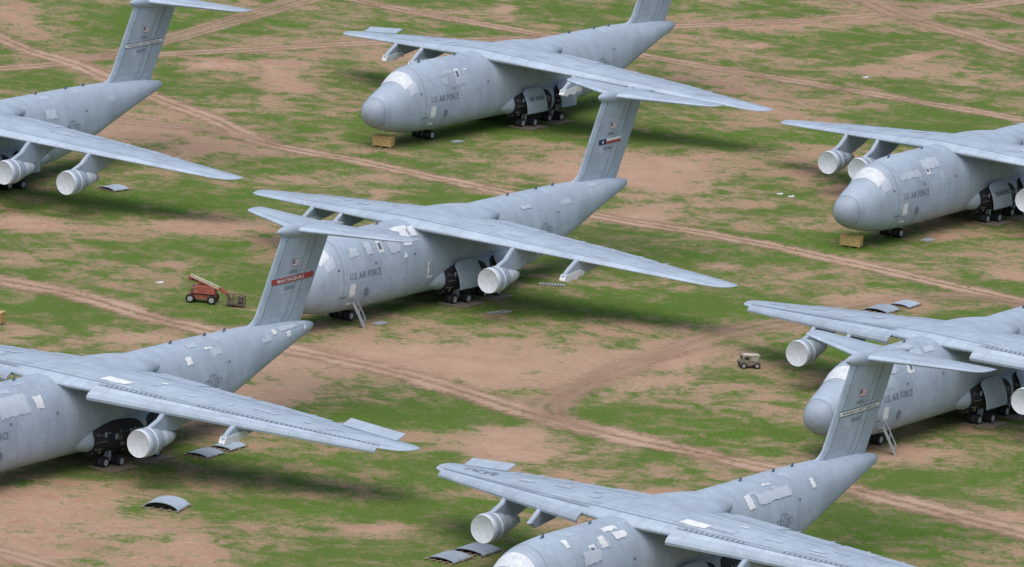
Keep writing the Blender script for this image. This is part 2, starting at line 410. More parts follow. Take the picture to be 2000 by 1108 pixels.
def seal_mesh(y,ze,sgn):
    le,te=wl(y);b=MB()
    pts=[(le-2.4,ze+1.62),(le-2.7,ze+1.0),(le-1.9,ze+.75),(le-1.2,ze+1.05),(le-.2,ze+.78),(le+.4,ze+1.2),(le+1.3,ze+1.15),(le+1.6,ze+1.6),(le+.6,ze+1.9),(le-.8,ze+1.75)]
    rr=[[L(p[0],sgn*y+d,p[1]) for p in pts] for d in(.36,-.36)]
    v,f=loft_d(rr);b.add(v,f,0);return b.mesh("sealing_sheet",[M_white])
ENG={'i':(12.1,4.95,23.5),'o':(18.7,4.3,27.3)}
for g,sg in(('P',1),('S',-1)):
    for k,(y,ze,se) in ENG.items():
        ME['pyl'+k+g]=pylon_mesh(y,ze,False,sg);ME['bar'+k+g]=pylon_mesh(y,ze+.1,True,sg);ME['seal'+k+g]=seal_mesh(y,ze+.1,sg)
# ------------------------------------------------------------------ markings
def patch(s0,s1,t0,t1,off=.03,ns=None,jit=None):
    ns=ns or max(2,int((s1-s0)/.4)+1);ntt=max(2,int(abs(t1-t0)/4)+1);v=[];f=[]
    for i in range(ns+1):
        for j in range(ntt+1):
            s=s0+(s1-s0)*i/ns;t=t0+(t1-t0)*j/ntt
            if jit and (i in(0,ns) or j in(0,ntt)): s+=jit.uniform(-.13,.13);t+=jit.uniform(-1.6,1.6)
            v.append(L(*fpt(s,t,off)))
    for i in range(ns):
        for j in range(ntt): a=i*(ntt+1)+j;f.append((a,a+1,a+ntt+2,a+ntt+1))
    return v,f
def pmesh(name,q,mat,off=.03,jit=None):
    v,f=patch(*q[:4],off=off,jit=jit);return mk(name,v,f,mat,recalc=False)
def text2d(txt,h,width=None,bold=.0):
    cu=bpy.data.curves.new("t","FONT");cu.body=txt;cu.size=1;cu.align_x='CENTER';cu.resolution_u=2;cu.offset=bold
    o=bpy.data.objects.new("t",cu);COL.objects.link(o)
    dg=bpy.context.evaluated_depsgraph_get();me=bpy.data.meshes.new_from_object(o.evaluated_get(dg))
    v=np.array([tuple(x.co) for x in me.vertices]);f=[tuple(p.vertices) for p in me.polygons]
    bpy.data.objects.remove(o);bpy.data.curves.remove(cu);bpy.data.meshes.remove(me)
    v[:,0]-=(v[:,0].min()+v[:,0].max())/2;v[:,1]-=(v[:,1].min()+v[:,1].max())/2
    v[:,1]*=h/(v[:,1].max()-v[:,1].min()+1e-9)
    if width: v[:,0]*=width/(v[:,0].max()-v[:,0].min())
    else: v[:,0]*=h/.72
    return v,f
def lettering(txt,s,z,h,width,surf,mat,bold=.0,sgn=1):
    v,f=text2d(txt,h,width,bold)
    fn=side_y if surf=='body' else fin_y
    off=.035 if surf=='body' else .05
    vv=[L(s+a,sgn*fn(s+a,z+bb,off),z+bb) for a,bb,_ in v]
    return mk("lettering",vv,f,mat,recalc=False)
def rect_on(fn,s0,s1,z0,z1,off,n=8):
    v=[];f=[]
    for i in range(n+1):
        for j in range(3): s=s0+(s1-s0)*i/n;z=z0+(z1-z0)*j/2;v.append(L(s,fn(s,z,off),z))
    for i in range(n):
        for j in range(2): a=i*3+j;f.append((a,a+1,a+4,a+3))
    return v,f
def flag_mesh(s,z):
    b=MB();n=7;w,h=1.1,.78
    for i in range(n):
        v,f=rect_on(fin_y,s,s+w,z+h*i/n,z+h*(i+1)/n,.05,3);b.add(v,f,1 if i%2==0 else 0)
    v,f=rect_on(fin_y,s,s+.45,z+h*.43,z+h,.056,2);b.add(v,f,2)
    return mk("flag_marking",b.v,b.f,[M_white,M_pink,M_mark],fm=b.m,recalc=False)
ME['flag']=flag_mesh(65.4,15.75)
def star_pts(r,r2,cx=0,cz=0):
    return [(cx+(r if i%2==0 else r2)*math.sin(math.pi*i/5),cz+(r if i%2==0 else r2)*math.cos(math.pi*i/5)) for i in range(10)]
M_emb=simple("faded_marking",(.21,.255,.31),.6,.1,2)
def emblem():
    b=MB();s0,z0=47.9,6.25
    def outline(pin,pout):
        n=len(pin);v=[L(s0+x,side_y(s0+x,z0+z,.04),z0+z) for x,z in pin+pout]
        b.add(v,[(i,(i+1)%n,n+(i+1)%n,n+i) for i in range(n)])
    c=lambda r,k=28:[(r*math.sin(2*math.pi*i/k),r*math.cos(2*math.pi*i/k)) for i in range(k)]
    outline(c(.76),c(.84));outline(star_pts(.62,.25),star_pts(.75,.31))
    for sg in(1,-1):
        a=[(sg*.9,-.2),(sg*1.4,-.2),(sg*1.4,.2),(sg*.9,.2)];o=[(sg*.85,-.27),(sg*1.48,-.27),(sg*1.48,.27),(sg*.85,.27)]
        outline(a,o)
    return mk("roundel_emblem",b.v,b.f,M_emb,recalc=False)
ME['emblem']=emblem()
ME['usaf']=lettering("U.S. AIR FORCE",11.4,5.95,.76,5.9,'body',M_mark,.0)
ME['usafD']=lettering("U.S. AIR FORCE",10.0,5.95,.76,5.9,'body',M_mark,.0)
jr=random.Random(5)
WIN=[pmesh("cockpit_window_cover",((4.5,6.0) if abs(t+10)<32 else (4.9,6.3))+(t+.2,t+19.8),M_lt if abs(t+10)>45 else M_wincover) for t in(-60,-40,-20,0,20,40)]
ME['seam1']=pmesh("nose_seam",(.50,.60,0,360),M_seam,.02);ME['seam2']=pmesh("nose_seam",(7.3,7.38,0,360),M_seam,.02)
def side_rect(name,s0,s1,z0,z1,mat,off=.05):
    v,f=rect_on(side_y,s0,s1,z0,z1,off,4);return mk(name,v,f,mat,recalc=False)
ME['crewdoor']=side_rect("crew_door",8.35,9.4,2.65,5.1,M_white)
ME['badge']=(lambda c:mk("unit_badge",c,[tuple(range(16))],M_mark,recalc=False))([L(11.6+.42*math.sin(a),side_y(11.6,3.9,.06),3.9+.5*math.cos(a)) for a in [2*math.pi*i/16 for i in range(16)]])
ME['sten']=lettering("DANGER",7.3,3.7,.28,1.3,'body',M_mark,.0)
ME['hatch']=pmesh("escape_hatch",(14.4,15.4,38,56),M_white);ME['hatchw']=pmesh("hatch_window",(14.6,15.2,42,52),M_dkgrey,.045)
def ant(s):
    return mk("antenna",[L(s,-.04,10.1),L(s+.7,-.04,10.1),L(s+.6,-.04,10.6),L(s+.35,-.04,10.6),L(s,.04,10.1),L(s+.7,.04,10.1),L(s+.6,.04,10.6),L(s+.35,.04,10.6)],
     [(0,1,2,3),(7,6,5,4),(0,4,5,1),(1,5,6,2),(2,6,7,3),(3,7,4,0)],M_dkgrey)
ANT=[ant(s) for s in(9.5,17.5,44,50,53.5)]
VENT=[pmesh("air_vent",(s,s+.35,t,t+3),M_dkgrey) for s,t in((6.5,64),(13.3,66),(21,66),(51,60))]
def wing_text(txt,y,c,sgn):
    v,f=text2d(txt,1.5,5.2,.0);out=[]
    for a,bb,_ in v:
        yy=y-a; cc=c-bb/7.;p=wpt(yy,cc,True,.05);out.append(L(p[0],sgn*yy,p[2]))
    return mk("lettering",out,f,M_emb,recalc=False)
ME['wusaf']=wing_text("USAF",26.5,.42,-1)
def wpatch(q,sgn,mat):
    (y0,y1,c0,c1)=q[:4];n=5;v=[];f=[]
    for i in range(n+1):
        for j in range(n+1):
            y=y0+(y1-y0)*i/n;c=c0+(c1-c0)*j/n
            if i in(0,n) or j in(0,n): y+=jr.uniform(-.1,.1);c+=jr.uniform(-.008,.008)
            p=wpt(y,c,True,.04);v.append(L(p[0],sgn*y,p[2]))
    for i in range(n):
        for j in range(n): a=i*(n+1)+j;f.append((a,a+1,a+n+2,a+n+1))
    return mk("paint_patch",v,f,mat,recalc=False)
# ------------------------------------------------------------------ build aircraft
PL={'A':(-2.70,938.83,.9802),'B':(-9.24,825.76,.9845),'C':(56.01,894.94,1.0010),'D':(-43.44,733.87,.9839),'E':(-68.34,870.10,.9753),'F':(15.65,688.8,.975),'G':(49.32,780.90,1.0057)}
CFG={
'A':dict(eng='',slat=False,ail='S',doors='12',dtext="WEST VIRGINIA",tail=None,label="grey transport aircraft without engines, white sheeting on its bare pylons"),
'B':dict(eng='iP',slat=False,ail='',doors='12',tail=('AFRC','TX','00446'),label="grey transport aircraft with one covered engine and ladder at crew door"),
'C':dict(eng='oS iS iP',slat=False,ail='',doors='12',dtext="TENNESSEE",tail=None,label="grey transport aircraft with covered engines parked beside tan crate"),
'D':dict(eng='iP',slat=True,ail='P',doors='',tail=('ANG','MARTINSBURG','00459'),label="grey transport aircraft with red tail band and drooped slats"),
'E':dict(eng='oP iP iS oS',slat=False,ail='',doors='12',tail=('AFRC','WRIGHT-PATTERSON','00453'),label="grey transport aircraft with white name band on its fin"),
'F':dict(eng='oS',slat=True,ail='S',doors='1',tail=('AFRC','WRIGHT-PATTERSON','00447'),label="patched grey transport aircraft with drooped slats and one covered engine"),
'G':dict(eng='oS iP',slat=True,ail='',doors='12',tail=None,label="grey transport aircraft with access ladder leaning at its crew door"),
}
def plist(seed,extra,n=5):
    r=random.Random(seed);o=[]
    for _ in range(n):
        s=r.uniform(7.5,20) if r.random()<.6 else r.uniform(42,60);t=r.uniform(5,58);w=r.uniform(.5,2.6);dt=r.uniform(4,16)
        o.append((s,s+w,t,t+dt,0))
    return o+extra
EX={'A':[(16.5,17.2,40,43,2)],
 'B':[(18.6,21.4,20,30,2),(19.5,21.0,30.3,54,2),(21.4,22.6,26,42,2),(15,17.8,30,40,1),(9,10.5,40,54,1),(12,13.2,36,56,1),(16.5,18.5,44,60,1),(19,19.6,64,70,2),(44,46,35,42,1),(23.4,23.8,80,96,2),(23.4,24.6,96.3,101,2)],
 'C':[(8.5,13,45,55,1),(14,18,30,48,1)],
 'D':[(18,19.3,40,58,2),(12,17,32,60,1),(44,45,38,50,2),(62,66,30,50,1),(66,68,20,45,1),(63,64,55,75,2),(58,60,50,60,1),(48,49,30,34,2),(60.5,61.2,35,50,2),(67,67.6,50,80,2)],
 'E':[(18,20.5,40,50,2),(16,18,30,60,1),(43,45,45,60,1)],
 'F':[(18,20.2,18,26,2),(16.4,17.4,30,46,2),(11,11.8,20,34,2),(42,43.1,32,52,2),(46,47.4,22,26,2),(13,16,45,60,1),(44,50,35,50,1),(19,21,30,40,2),(54,54.7,40,56,2)],
 'G':[(14,14.8,40,56,2),(16,18,30,48,1),(44,46,28,40,2),(19,21,25,34,1),(10,12,30,50,1)]}
GROUP="transport aircraft parked in storage field"
PM=[M_lt2,M_lt,M_white]
for nm,(X,Y,hd) in PL.items():
    c=CFG[nm]
    a=bpy.data.objects.new("cargo_aircraft",None);COL.objects.link(a);a.empty_display_size=3
    a.location=(X,Y,0);a.rotation_euler=(-.012 if nm=='F' else 0,0,hd+math.pi)
    a["label"]=c['label'];a["category"]="airplane";a["group"]=GROUP
    P=lambda n,k,**kw:obj(n,ME[k] if isinstance(k,str) else k,a,**kw)
    fu=P("fuselage","fuselage");obj("radome",ME['radome'],fu);obj("nose_seam",ME['seam1'],fu);obj("nose_seam",ME['seam2'],fu)
    P("wing_fairing","fairing")
    wp=P("wing","wingP");ws=P("wing","wingS")
    fin=P("tail_fin","fin");P("tail_fairing","bullet");P("tailplane","stabP");P("tailplane","stabS")
    P("gear_pod","podP");P("gear_pod","podS")
    for g,sg in(('P',1),('S',-1)):
        W=wp if sg>0 else ws
        for q in '12':
            ww_=P("wheel_well_shade","well"+q+g);obj("bay_framework",ME['bay'+q+g],ww_)
        for d in c['doors']:
            dd=P("gear_door","door"+d+g)
            if g=='P' and d=='1' and c.get('dtext'):
                v,f=text2d(c['dtext'],.5,3.6,.0)
                obj("lettering",mk("lettering",[door_pt(30.2+x,.45-yy/3.2,1,.13) for x,yy,_ in v],f,M_black,recalc=False),dd)
        for sb in(30.0,36.2):
            bo=P("landing_gear","bogie",loc=L(sb,sg*3.5,0))
            for dx,dy in((1.1,.36),(1.1,-.36),(-.75,.36),(-.75,-.36),(-.75,1.0),(-.75,-1.0)):
                obj("wheel",ME['wheel'],bo,loc=(dx,dy,.62))
        if c['slat']: obj("slat",ME['slat'+g],W);obj("slat_joint",ME['joint'+g],W)
        if g in c['ail']: obj("aileron",ME['ail'+g],W)
        for q in FL[g]: obj("flap",q,W)
        for y in(7.2,10.6,14.2,17.8,21.4,24.6):
            le,te=wl(y);obj("flap_track_fairing",ME['ftf'],W,loc=L(te,sg*y,wpt(y,1,True)[2]))
        for k,(y,ze,se) in ENG.items():
            if (k+g) in c['eng'].split():
                P("pylon","pyl"+k+g);e=P("engine","engine",loc=L(se,sg*y,ze));obj("inlet_cover",ME['cap'],e,loc=(.02,0,0))
            else:
                pb=P("pylon","bar"+k+g)
                if nm in 'AD' or (nm=='B' and k=='o'): obj("sealing_sheet",ME['seal'+k+g],pb,label="torn white sealing sheet")
    ns=P("nose_gear","nosestrut",loc=L(12,0,0))
    for dy in(-1.2,-.45,.45,1.2): obj("wheel",ME['wheel'],ns,loc=(0,dy,.62))
    P("lettering","usafD" if nm=='D' else "usaf");P("crew_door","crewdoor");P("unit_badge","badge");P("lettering","sten")
    for q in WIN: P("cockpit_window_cover",q)
    for q in ANT: P("antenna",q)
    for q in VENT: P("air_vent",q)
    P("roundel_emblem","emblem");hh=P("escape_hatch","hatch");obj("hatch_window",ME['hatchw'],hh)
    for i_,q in enumerate(plist(ord(nm),EX[nm])): P("paint_patch",pmesh("paint_patch",q,PM[q[4]],.024+.004*i_,jit=jr))
    r=random.Random(nm)
    for sg,W in((1,wp),(-1,ws)):
        wl_=[]
        for _ in range(6):
            y=r.uniform(5,28);cc=r.uniform(.2,.5);wl_.append((y,y+r.uniform(.4,2.4),cc,cc+r.uniform(.04,.12),0))
        if nm in 'DF' and sg>0: wl_+=[(4.6,7.0,.18,.3,2),(8.2,8.8,.5,.56,2),(12,13,.3,.34,1),(16,16.5,.3,.36,1)]
        for q in wl_: obj("paint_patch",wpatch(q,sg,PM[q[4]]),W)
    if nm=='F': obj("lettering",ME['wusaf'],ws)
    if c['tail']:
        top,band,num=c['tail']
        obj("flag_marking",ME['flag'],fin)
        obj("lettering",lettering(top,65.6,15.2,.45,1.5,'fin',M_mark),fin)
        obj("lettering",lettering(num,65.1,13.5,.45,2.0,'fin',M_mark),fin)
        b=MB()
        if band=='MARTINSBURG':
            v,f=rect_on(fin_y,61.8,69.6,14.1,14.72,.05,14);b.add(v,f,0)
            bm_=mk("name_band",b.v,b.f,[M_red],fm=b.m,recalc=False);bo=obj("name_band",bm_,fin,label="red band with white lettering")
            obj("lettering",lettering(band,65.2,14.41,.38,5.0,'fin',M_white,.012),bo).location=(0,.03,0)
        elif band=='TX':
            v,f=rect_on(fin_y,63.0,64.6,14.0,14.65,.05,4);b.add(v,f,0)
            v,f=rect_on(fin_y,64.6,67.9,14.33,14.65,.05,6);b.add(v,f,1)
            v,f=rect_on(fin_y,64.6,67.9,14.0,14.33,.05,6);b.add(v,f,2)
            sv=[L(63.8+x,fin_y(63.8+x,14.32+z,.07),14.32+z) for x,z in star_pts(.28,.11)];b.add(sv+[L(63.8,fin_y(63.8,14.32,.07),14.32)],[(i,(i+1)%10,10) for i in range(10)],1)
            obj("name_band",mk("name_band",b.v,b.f,[M_blue,M_white,M_red],fm=b.m,recalc=False),fin,label="dark blue, white and red band with star")
        elif band:
            v,f=rect_on(fin_y,61.8,69.6,14.08,14.68,.05,14);b.add(v,f,1)
            v,f=rect_on(fin_y,61.8,69.6,14.15,14.61,.06,14);b.add(v,f,0)
            bo=obj("name_band",mk("name_band",b.v,b.f,[M_white,M_black],fm=b.m,recalc=False),fin,label="white band with dark lettering")
            obj("lettering",lettering(band,65.6,14.38,.3,6.6,'fin',M_black,.0),bo).location=(0,.035,0)
# ------------------------------------------------------------------ ground
def axis(a,b,step,lim):
    c=list(np.arange(a,b+.01,step));d=step
    lo=[a];
    while lo[-1]>-lim: d*=1.5;lo.append(lo[-1]-d)
    d=step;hi=[c[-1]]
    while hi[-1]<lim: d*=1.5;hi.append(hi[-1]+d)
    return np.array(lo[1:][::-1]+c+hi[1:])
gx=axis(-110,115,1.2,9000);gy=axis(610,1110,1.5,12000)
XX,YY=np.meshgrid(gx,gy);xs,ys=XX.ravel(),YY.ravel()
BL=[
(560,155,60,35,-1.6),(430,128,60,9,-1.3),(985,18,24,6,-1.6),(1785,112,24,5,-1.6),(1482,90,20,5,-1.6),(1882,165,22,4,-1.4),(1100,20,150,10,.5),
(250,262,120,18,-1.3),(420,300,130,18,-.9),(330,372,120,14,-.9),(60,435,70,12,-1.2),(30,505,70,14,-1.0),(350,515,60,10,-1.),(410,440,110,12,-1.),
(250,660,60,12,-1.1),(40,645,60,16,-1.2),(880,705,340,38,-1.4),(1000,870,80,50,-1.3),(560,770,140,34,-1.2),(1275,970,34,8,-1.6),(1230,330,190,38,-1.1),(1250,425,50,9,-1.4),
(1440,320,200,22,-.5),(1683,500,24,5,-1.5),(740,1035,60,14,-1.3),(1370,395,130,15,-.9),(1780,890,110,30,-1.2),(1970,1010,30,8,-1.4),(1700,590,170,12,-.8),(1330,700,200,22,-.8),
(1420,520,30,5,-1.2),(1150,890,90,16,-.8),(120,990,170,55,-.9),(250,900,130,18,-.9),(550,1040,190,30,-.5),(430,215,30,6,-1.2),(740,385,14,18,-1.2),(1990,540,50,14,-1.),
(1750,20,220,14,-.8),(1650,130,120,12,-.4),(1470,180,150,10,-.3),(1860,430,60,15,-.6),(1000,600,120,10,-.5),(1060,740,150,16,-.5),(1850,460,30,8,-1.2),(60,1085,90,16,-1.),(1010,890,70,10,-.7),(1100,940,120,14,-.5),
(1270,600,330,26,1.4),(330,385,230,28,1.3),(640,320,140,16,.9),(800,812,380,22,1.1),(560,900,260,20,.9),(1620,690,180,35,1.),(1420,270,330,20,1.1),(1130,215,60,40,.7),(1800,215,200,20,.7),
(1750,250,200,16,.6),(1450,500,260,16,.9),(1880,560,150,14,.7),(1850,935,160,18,1.),(1700,1050,230,40,1.2),(170,600,170,22,.8),(400,490,110,24,1.),(760,1000,260,24,.6),(1250,830,220,20,.7),(1350,890,200,14,.5),
(300,40,260,26,.8),(850,50,180,14,.7),(1450,15,220,16,.5),(1560,70,200,12,.6),(100,165,120,14,.7),(650,230,160,20,.5),(880,250,260,22,.7),(1600,470,160,18,.8),(1700,870,120,18,.8),(1500,850,160,20,.8),
(700,560,200,14,.6),(1000,400,200,24,.7),(450,620,120,12,.5),(600,560,200,30,.6),(200,720,150,12,.7),(820,940,130,14,.8),(1190,990,150,14,.7),(620,1000,170,18,.6),(1930,640,120,30,.8)]
def cover(xs,ys):
    att=np.zeros(len(xs))
    for (u,v,ru,rv,wt) in BL:
        x0,y0=ground_at(u,v);k=F_PX/math.hypot(y0,H)
        rx=ru/k;ry=rv/(k*math.sin(PITCH+(v-554)/F_PX))
        dx=xs-x0;dy=ys-y0-dx*ROLL*4.6
        q=(dx/rx)**2+(dy/ry)**2
        att+=wt*np.exp(-np.minimum(q,30)**1.3*.8)
    return np.clip(att,-1.5,1.5)
att=cover(xs,ys)
nx,ny=len(gx),len(gy)
V=np.stack([xs,ys,np.zeros_like(xs)],1)
def grid_mesh(name,V,Fq,att):
    gm=bpy.data.meshes.new(name);gm.vertices.add(len(V));gm.vertices.foreach_set("co",V.ravel())
    n=Fq.shape[1]
    gm.loops.add(Fq.size);gm.loops.foreach_set("vertex_index",Fq.ravel().astype(np.int32));gm.polygons.add(len(Fq))
    gm.polygons.foreach_set("loop_start",np.arange(0,Fq.size,n));gm.polygons.foreach_set("loop_total",np.full(len(Fq),n))
    at=gm.attributes.new("cover","FLOAT","POINT");at.data.foreach_set("value",att.astype(np.float32));gm.update();gm.validate();return gm
i,j=np.meshgrid(np.arange(nx-1),np.arange(ny-1));a=(j*nx+i).ravel()
gm=grid_mesh("ground",V,np.stack([a,a+1,a+nx+1,a+nx],1),att)
def ground_mat(name,bump,gain=1.):
    k=N(name);ob=k.n("ShaderNodeTexCoord").outputs["Object"]
    X,Y,_=k.sep(ob);ob=k.comb(X,Y,0.)
    an=k.n("ShaderNodeAttribute");an.attribute_name="cover";A=an.outputs["Fac"]
    n1=k.noise(ob,.045,6,.66,.5);n2=k.noise(ob,.26,6,.68,.4);n3=k.noise(ob,1.4,4,.76);n4=k.noise(ob,.012,2,.5)
    S=lambda n,m:k.math('MULTIPLY',k.math('SUBTRACT',n,.5),m)
    g=k.math('ADD',S(n1,3.5),k.math('MULTIPLY',A,.60))
    g=k.math('ADD',g,S(n2,3.4));g=k.math('ADD',g,S(n3,2.3))
    g=k.math('ADD',g,.30)
    mask=k.ramp(g,-.50,.46)
    lush=k.ramp(k.math('ADD',k.math('ADD',g,S(n2,1.2)),S(n3,1.0)),-.05,1.05)
    fine=k.noise(ob,5.,3,.8)
    dirt=k.mix(k.ramp(n2,.3,.7),C(.37,.225,.15),C(.54,.365,.265));dirt=k.mix(k.ramp(n4,.35,.65,0.,.5),dirt,C(.43,.30,.205))
    dry=k.mix(k.ramp(n3,.35,.65),C(.175,.17,.07),C(.27,.24,.125))
    green=k.mix(k.ramp(fine,.35,.65),C(.060,.128,.017),C(.125,.228,.034))
    green=k.mix(k.ramp(n1,.4,.62),green,C(.102,.162,.032))
    gr=k.mix(lush,dry,green);col=k.mix(mask,dirt,gr)
    ff=k.ramp(fine,.25,.75,.80*gain,1.18*gain);col=k.mix(1.,col,k.comb(ff,ff,ff),'MULTIPLY')
    k.put(k.b.inputs["Base Color"],col);k.b.inputs["Roughness"].default_value=.95;k.b.inputs["Specular IOR Level"].default_value=.1
    if bump:
        bp=k.n("ShaderNodeBump");bp.inputs["Strength"].default_value=.45;bp.inputs["Distance"].default_value=.2
        k.put(bp.inputs["Height"],k.math('ADD',n3,k.math('MULTIPLY',fine,.5)));k.put(k.b.inputs["Normal"],bp.outputs[0])
    return k.m
gm.materials.append(ground_mat("desert_grass",True));go=obj("ground",gm);go["kind"]="structure"
# tracks
TR=[([(-80,140),(0,134),(120,124),(200,113),(450,99),(700,85),(870,79),(1100,72),(1320,52),(1500,44),(1680,32),(1850,18),(2100,-10)],4.4,.8),
([(620,-15),(540,8),(330,72),(150,122)],2.8,.65),([(680,-20),(590,6),(350,76),(210,112)],2.8,.65),
([(-60,50),(0,74),(60,100),(150,127),(200,150),(300,190),(420,235),(520,280),(700,315),(850,348),(990,377),(1180,424),(1400,460),(1600,500),(1800,545),(2080,608)],4.9,.92),
([(170,232),(330,245),(450,262),(540,286)],4.4,.7),
([(640,-12),(800,22),(1000,58),(1260,110),(1500,150),(1800,200),(2080,247)],4.7,.82),
([(1600,-25),(1690,0),(1750,28),(1850,58),(2080,128)],6.,.75),([(1500,-25),(1640,-2),(1900,20),(2080,72)],4.6,.65),
([(-80,532),(0,548),(150,577),(300,622),(380,640),(480,664),(600,690),(800,735),(1000,797),(1200,850),(1500,915),(1700,965),(2100,1070)],6.2,.92),
([(1110,840),(1078,818),(1075,792),(1150,747),(1300,690),(1420,650),(1560,624),(1750,588),(1900,582),(2080,612)],5.2,.55),
([(1180,850),(1100,812),(1110,775),(1200,728),(1330,684)],3.2,.42),
([(-60,1064),(0,1080),(100,1108),(200,1140)],4.6,.8)]
def track_mat(st):
    k=N("dirt_track");tc=k.n("ShaderNodeTexCoord");ob=tc.outputs["Object"];U,Vv,_=k.sep(tc.outputs["UV"])
    n1=k.noise(ob,.12,4,.6);n2=k.noise(ob,.8,5,.72);n3=k.noise(ob,5,3,.75)
    c0=k.mix(k.ramp(n1,.3,.7),C(.40,.26,.175),C(.50,.345,.245))
    ax=k.math('ABSOLUTE',k.math('ADD',U,k.math('MULTIPLY',k.math('SUBTRACT',k.noise(ob,.1,2,.5),.5),.25)))
    rut=k.ramp(k.math('ABSOLUTE',k.math('SUBTRACT',ax,.38)),.04,.24,1.,0.)
    c0=k.mix(k.math('MULTIPLY',rut,k.ramp(n1,.35,.65,.2,.55)),c0,C(.56,.41,.30))
    ff=k.ramp(n3,.25,.75,.84,1.14);c0=k.mix(1.,c0,k.comb(ff,ff,ff),'MULTIPLY')
    e=k.math('SUBTRACT',k.math('ADD',k.math('MULTIPLY',k.math('SUBTRACT',n1,.5),1.4),k.math('MULTIPLY',k.math('SUBTRACT',n2,.5),1.9)),ax)
    al=k.ramp(e,-1.2,-.35)
    cen=k.ramp(k.math('ADD',ax,k.math('MULTIPLY',k.math('SUBTRACT',n2,.5),1.2)),-.05,.24,.5,1.)
    al=k.math('MULTIPLY',k.math('MULTIPLY',al,cen),st)
    k.put(k.b.inputs["Base Color"],c0);k.b.inputs["Roughness"].default_value=.95;k.put(k.b.inputs["Alpha"],al);k.b.inputs["Specular IOR Level"].default_value=.1
    return k.m
TM={}
def catmull(P,n=10):
    out=[]
    for i in range(len(P)-1):
        p0=P[max(0,i-1)];p1=P[i];p2=P[i+1];p3=P[min(len(P)-1,i+2)]
        for q in range(n):
            t=q/n
            out.append(tuple(.5*((2*p1[d])+(-p0[d]+p2[d])*t+(2*p0[d]-5*p1[d]+4*p2[d]-p3[d])*t*t+(-p0[d]+3*p1[d]-3*p2[d]+p3[d])*t**3) for d in(0,1)))
    out.append(P[-1]);return out
for ti,(pp,wd,st) in enumerate(TR):
    pts=catmull([ground_at(*p) for p in pp]);v=[];uv=[];f=[];ln=0;z=.004*(ti+1)
    for i,p in enumerate(pts):
        a=pts[max(0,i-1)];b=pts[min(len(pts)-1,i+1)];dx,dy=b[0]-a[0],b[1]-a[1];l=math.hypot(dx,dy) or 1;nx_,ny_=-dy/l,dx/l
        if i: ln+=math.dist(p,pts[i-1])
        for q in(-1.6,-.5,0,.5,1.6): v.append((p[0]+nx_*q*wd/2*1.,p[1]+ny_*q*wd/2,z));uv.append((q,ln))
    for i in range(len(pts)-1):
        for j in range(4): a=i*5+j;f.append((a,a+1,a+6,a+5))
    if st not in TM: TM[st]=track_mat(st)
    o=obj("dirt_track",mk("dirt_track",v,f,TM[st],recalc=False,uv=uv));o["kind"]="structure"
# grass tufts (one stuff object)
NT=120000
ty=650+(1075-650)*rng.random(NT)**1.15;half=ty*1000/F_PX+6
tx=(rng.random(NT)*2-1)*half
ca=cover(tx,ty);keep=rng.random(NT)<np.clip(.5+.5*ca,.05,1)
for (pp,wd,st) in TR:
    P_=np.array(catmull([ground_at(*p) for p in pp],4))
    d=np.full(NT,1e9)
    for q in range(len(P_)-1):
        a=P_[q];bb=P_[q+1]-a;t=np.clip(((tx-a[0])*bb[0]+(ty-a[1])*bb[1])/(bb@bb+1e-9),0,1)
        d=np.minimum(d,np.hypot(tx-a[0]-t*bb[0],ty-a[1]-t*bb[1]))
    keep&=(d>wd*.55)|(rng.random(NT)<.04)
tx,ty,ca=tx[keep],ty[keep],ca[keep];n=len(tx)
hh=(.05+.13*rng.random(n)**2)*(1+.3*np.clip(ca,-1,1));ww=.12+.2*rng.random(n)
an0=rng.random(n)*math.pi*2;K=5
ring=[]
for q in range(K):
    rr=ww*(.6+.8*rng.random(n));an=an0+q*2*math.pi/K
    ring.append(np.stack([tx+rr*np.cos(an),ty+rr*np.sin(an),0*tx-.01],1))
ring.append(np.stack([tx+(rng.random(n)-.5)*.1,ty+(rng.random(n)-.5)*.1,hh],1))
VV=np.stack(ring,1).reshape(-1,3);b0=np.arange(n)*(K+1)
FF=np.concatenate([np.stack([b0+q,b0+(q+1)%K,b0+K],1) for q in range(K)],0)
tm=grid_mesh("grass",VV,FF,np.repeat(ca,K+1));tm.materials.append(ground_mat("grass_blades",False,1.0))
o=obj("grass",tm);o["kind"]="stuff";o["label"]="patchy low green grass tufts over bare soil"
# ------------------------------------------------------------------ small things
def thing(name,u,v,rz,label,cat,group=None):
    x,y=ground_at(u,v);e=bpy.data.objects.new(name,None);COL.objects.link(e);e.location=(x,y,0);e.rotation_euler=(0,0,rz)
    e["label"]=label;e["category"]=cat
    if group:e["group"]=group
    return e
b=MB();b.box((0,0,.78),(2.5,1.25,1.2));
for x in(-1.27,0,1.27):
    for y in(-.65,.65): b.box((x*.97,y,.78),(.12,.05,1.24))
b2=MB();b2.box((0,0,1.42),(2.62,1.37,.07))
for z in(.25,1.3):
    for y in(-.66,.66): b2.box((0,y,z),(2.5,.04,.1))
b3=MB()
for x in(-1,0,1): b3.box((x,0,.08),(.14,1.3,.16))
mc=[b.mesh("crate_body",[M_tan]),b2.mesh("crate_lid",[M_tan]),b3.mesh("skid",[M_wood])]
for (u,v) in((748,287),(1662,482),(-16,632)):
    e=thing("storage_crate",u,v,R(-18),"tan wooden storage crate on skids beside aircraft nose","crate","tan crates on the field")
    obj("crate_body",mc[0],e);obj("crate_lid",mc[1],e);obj("skid",mc[2],e)
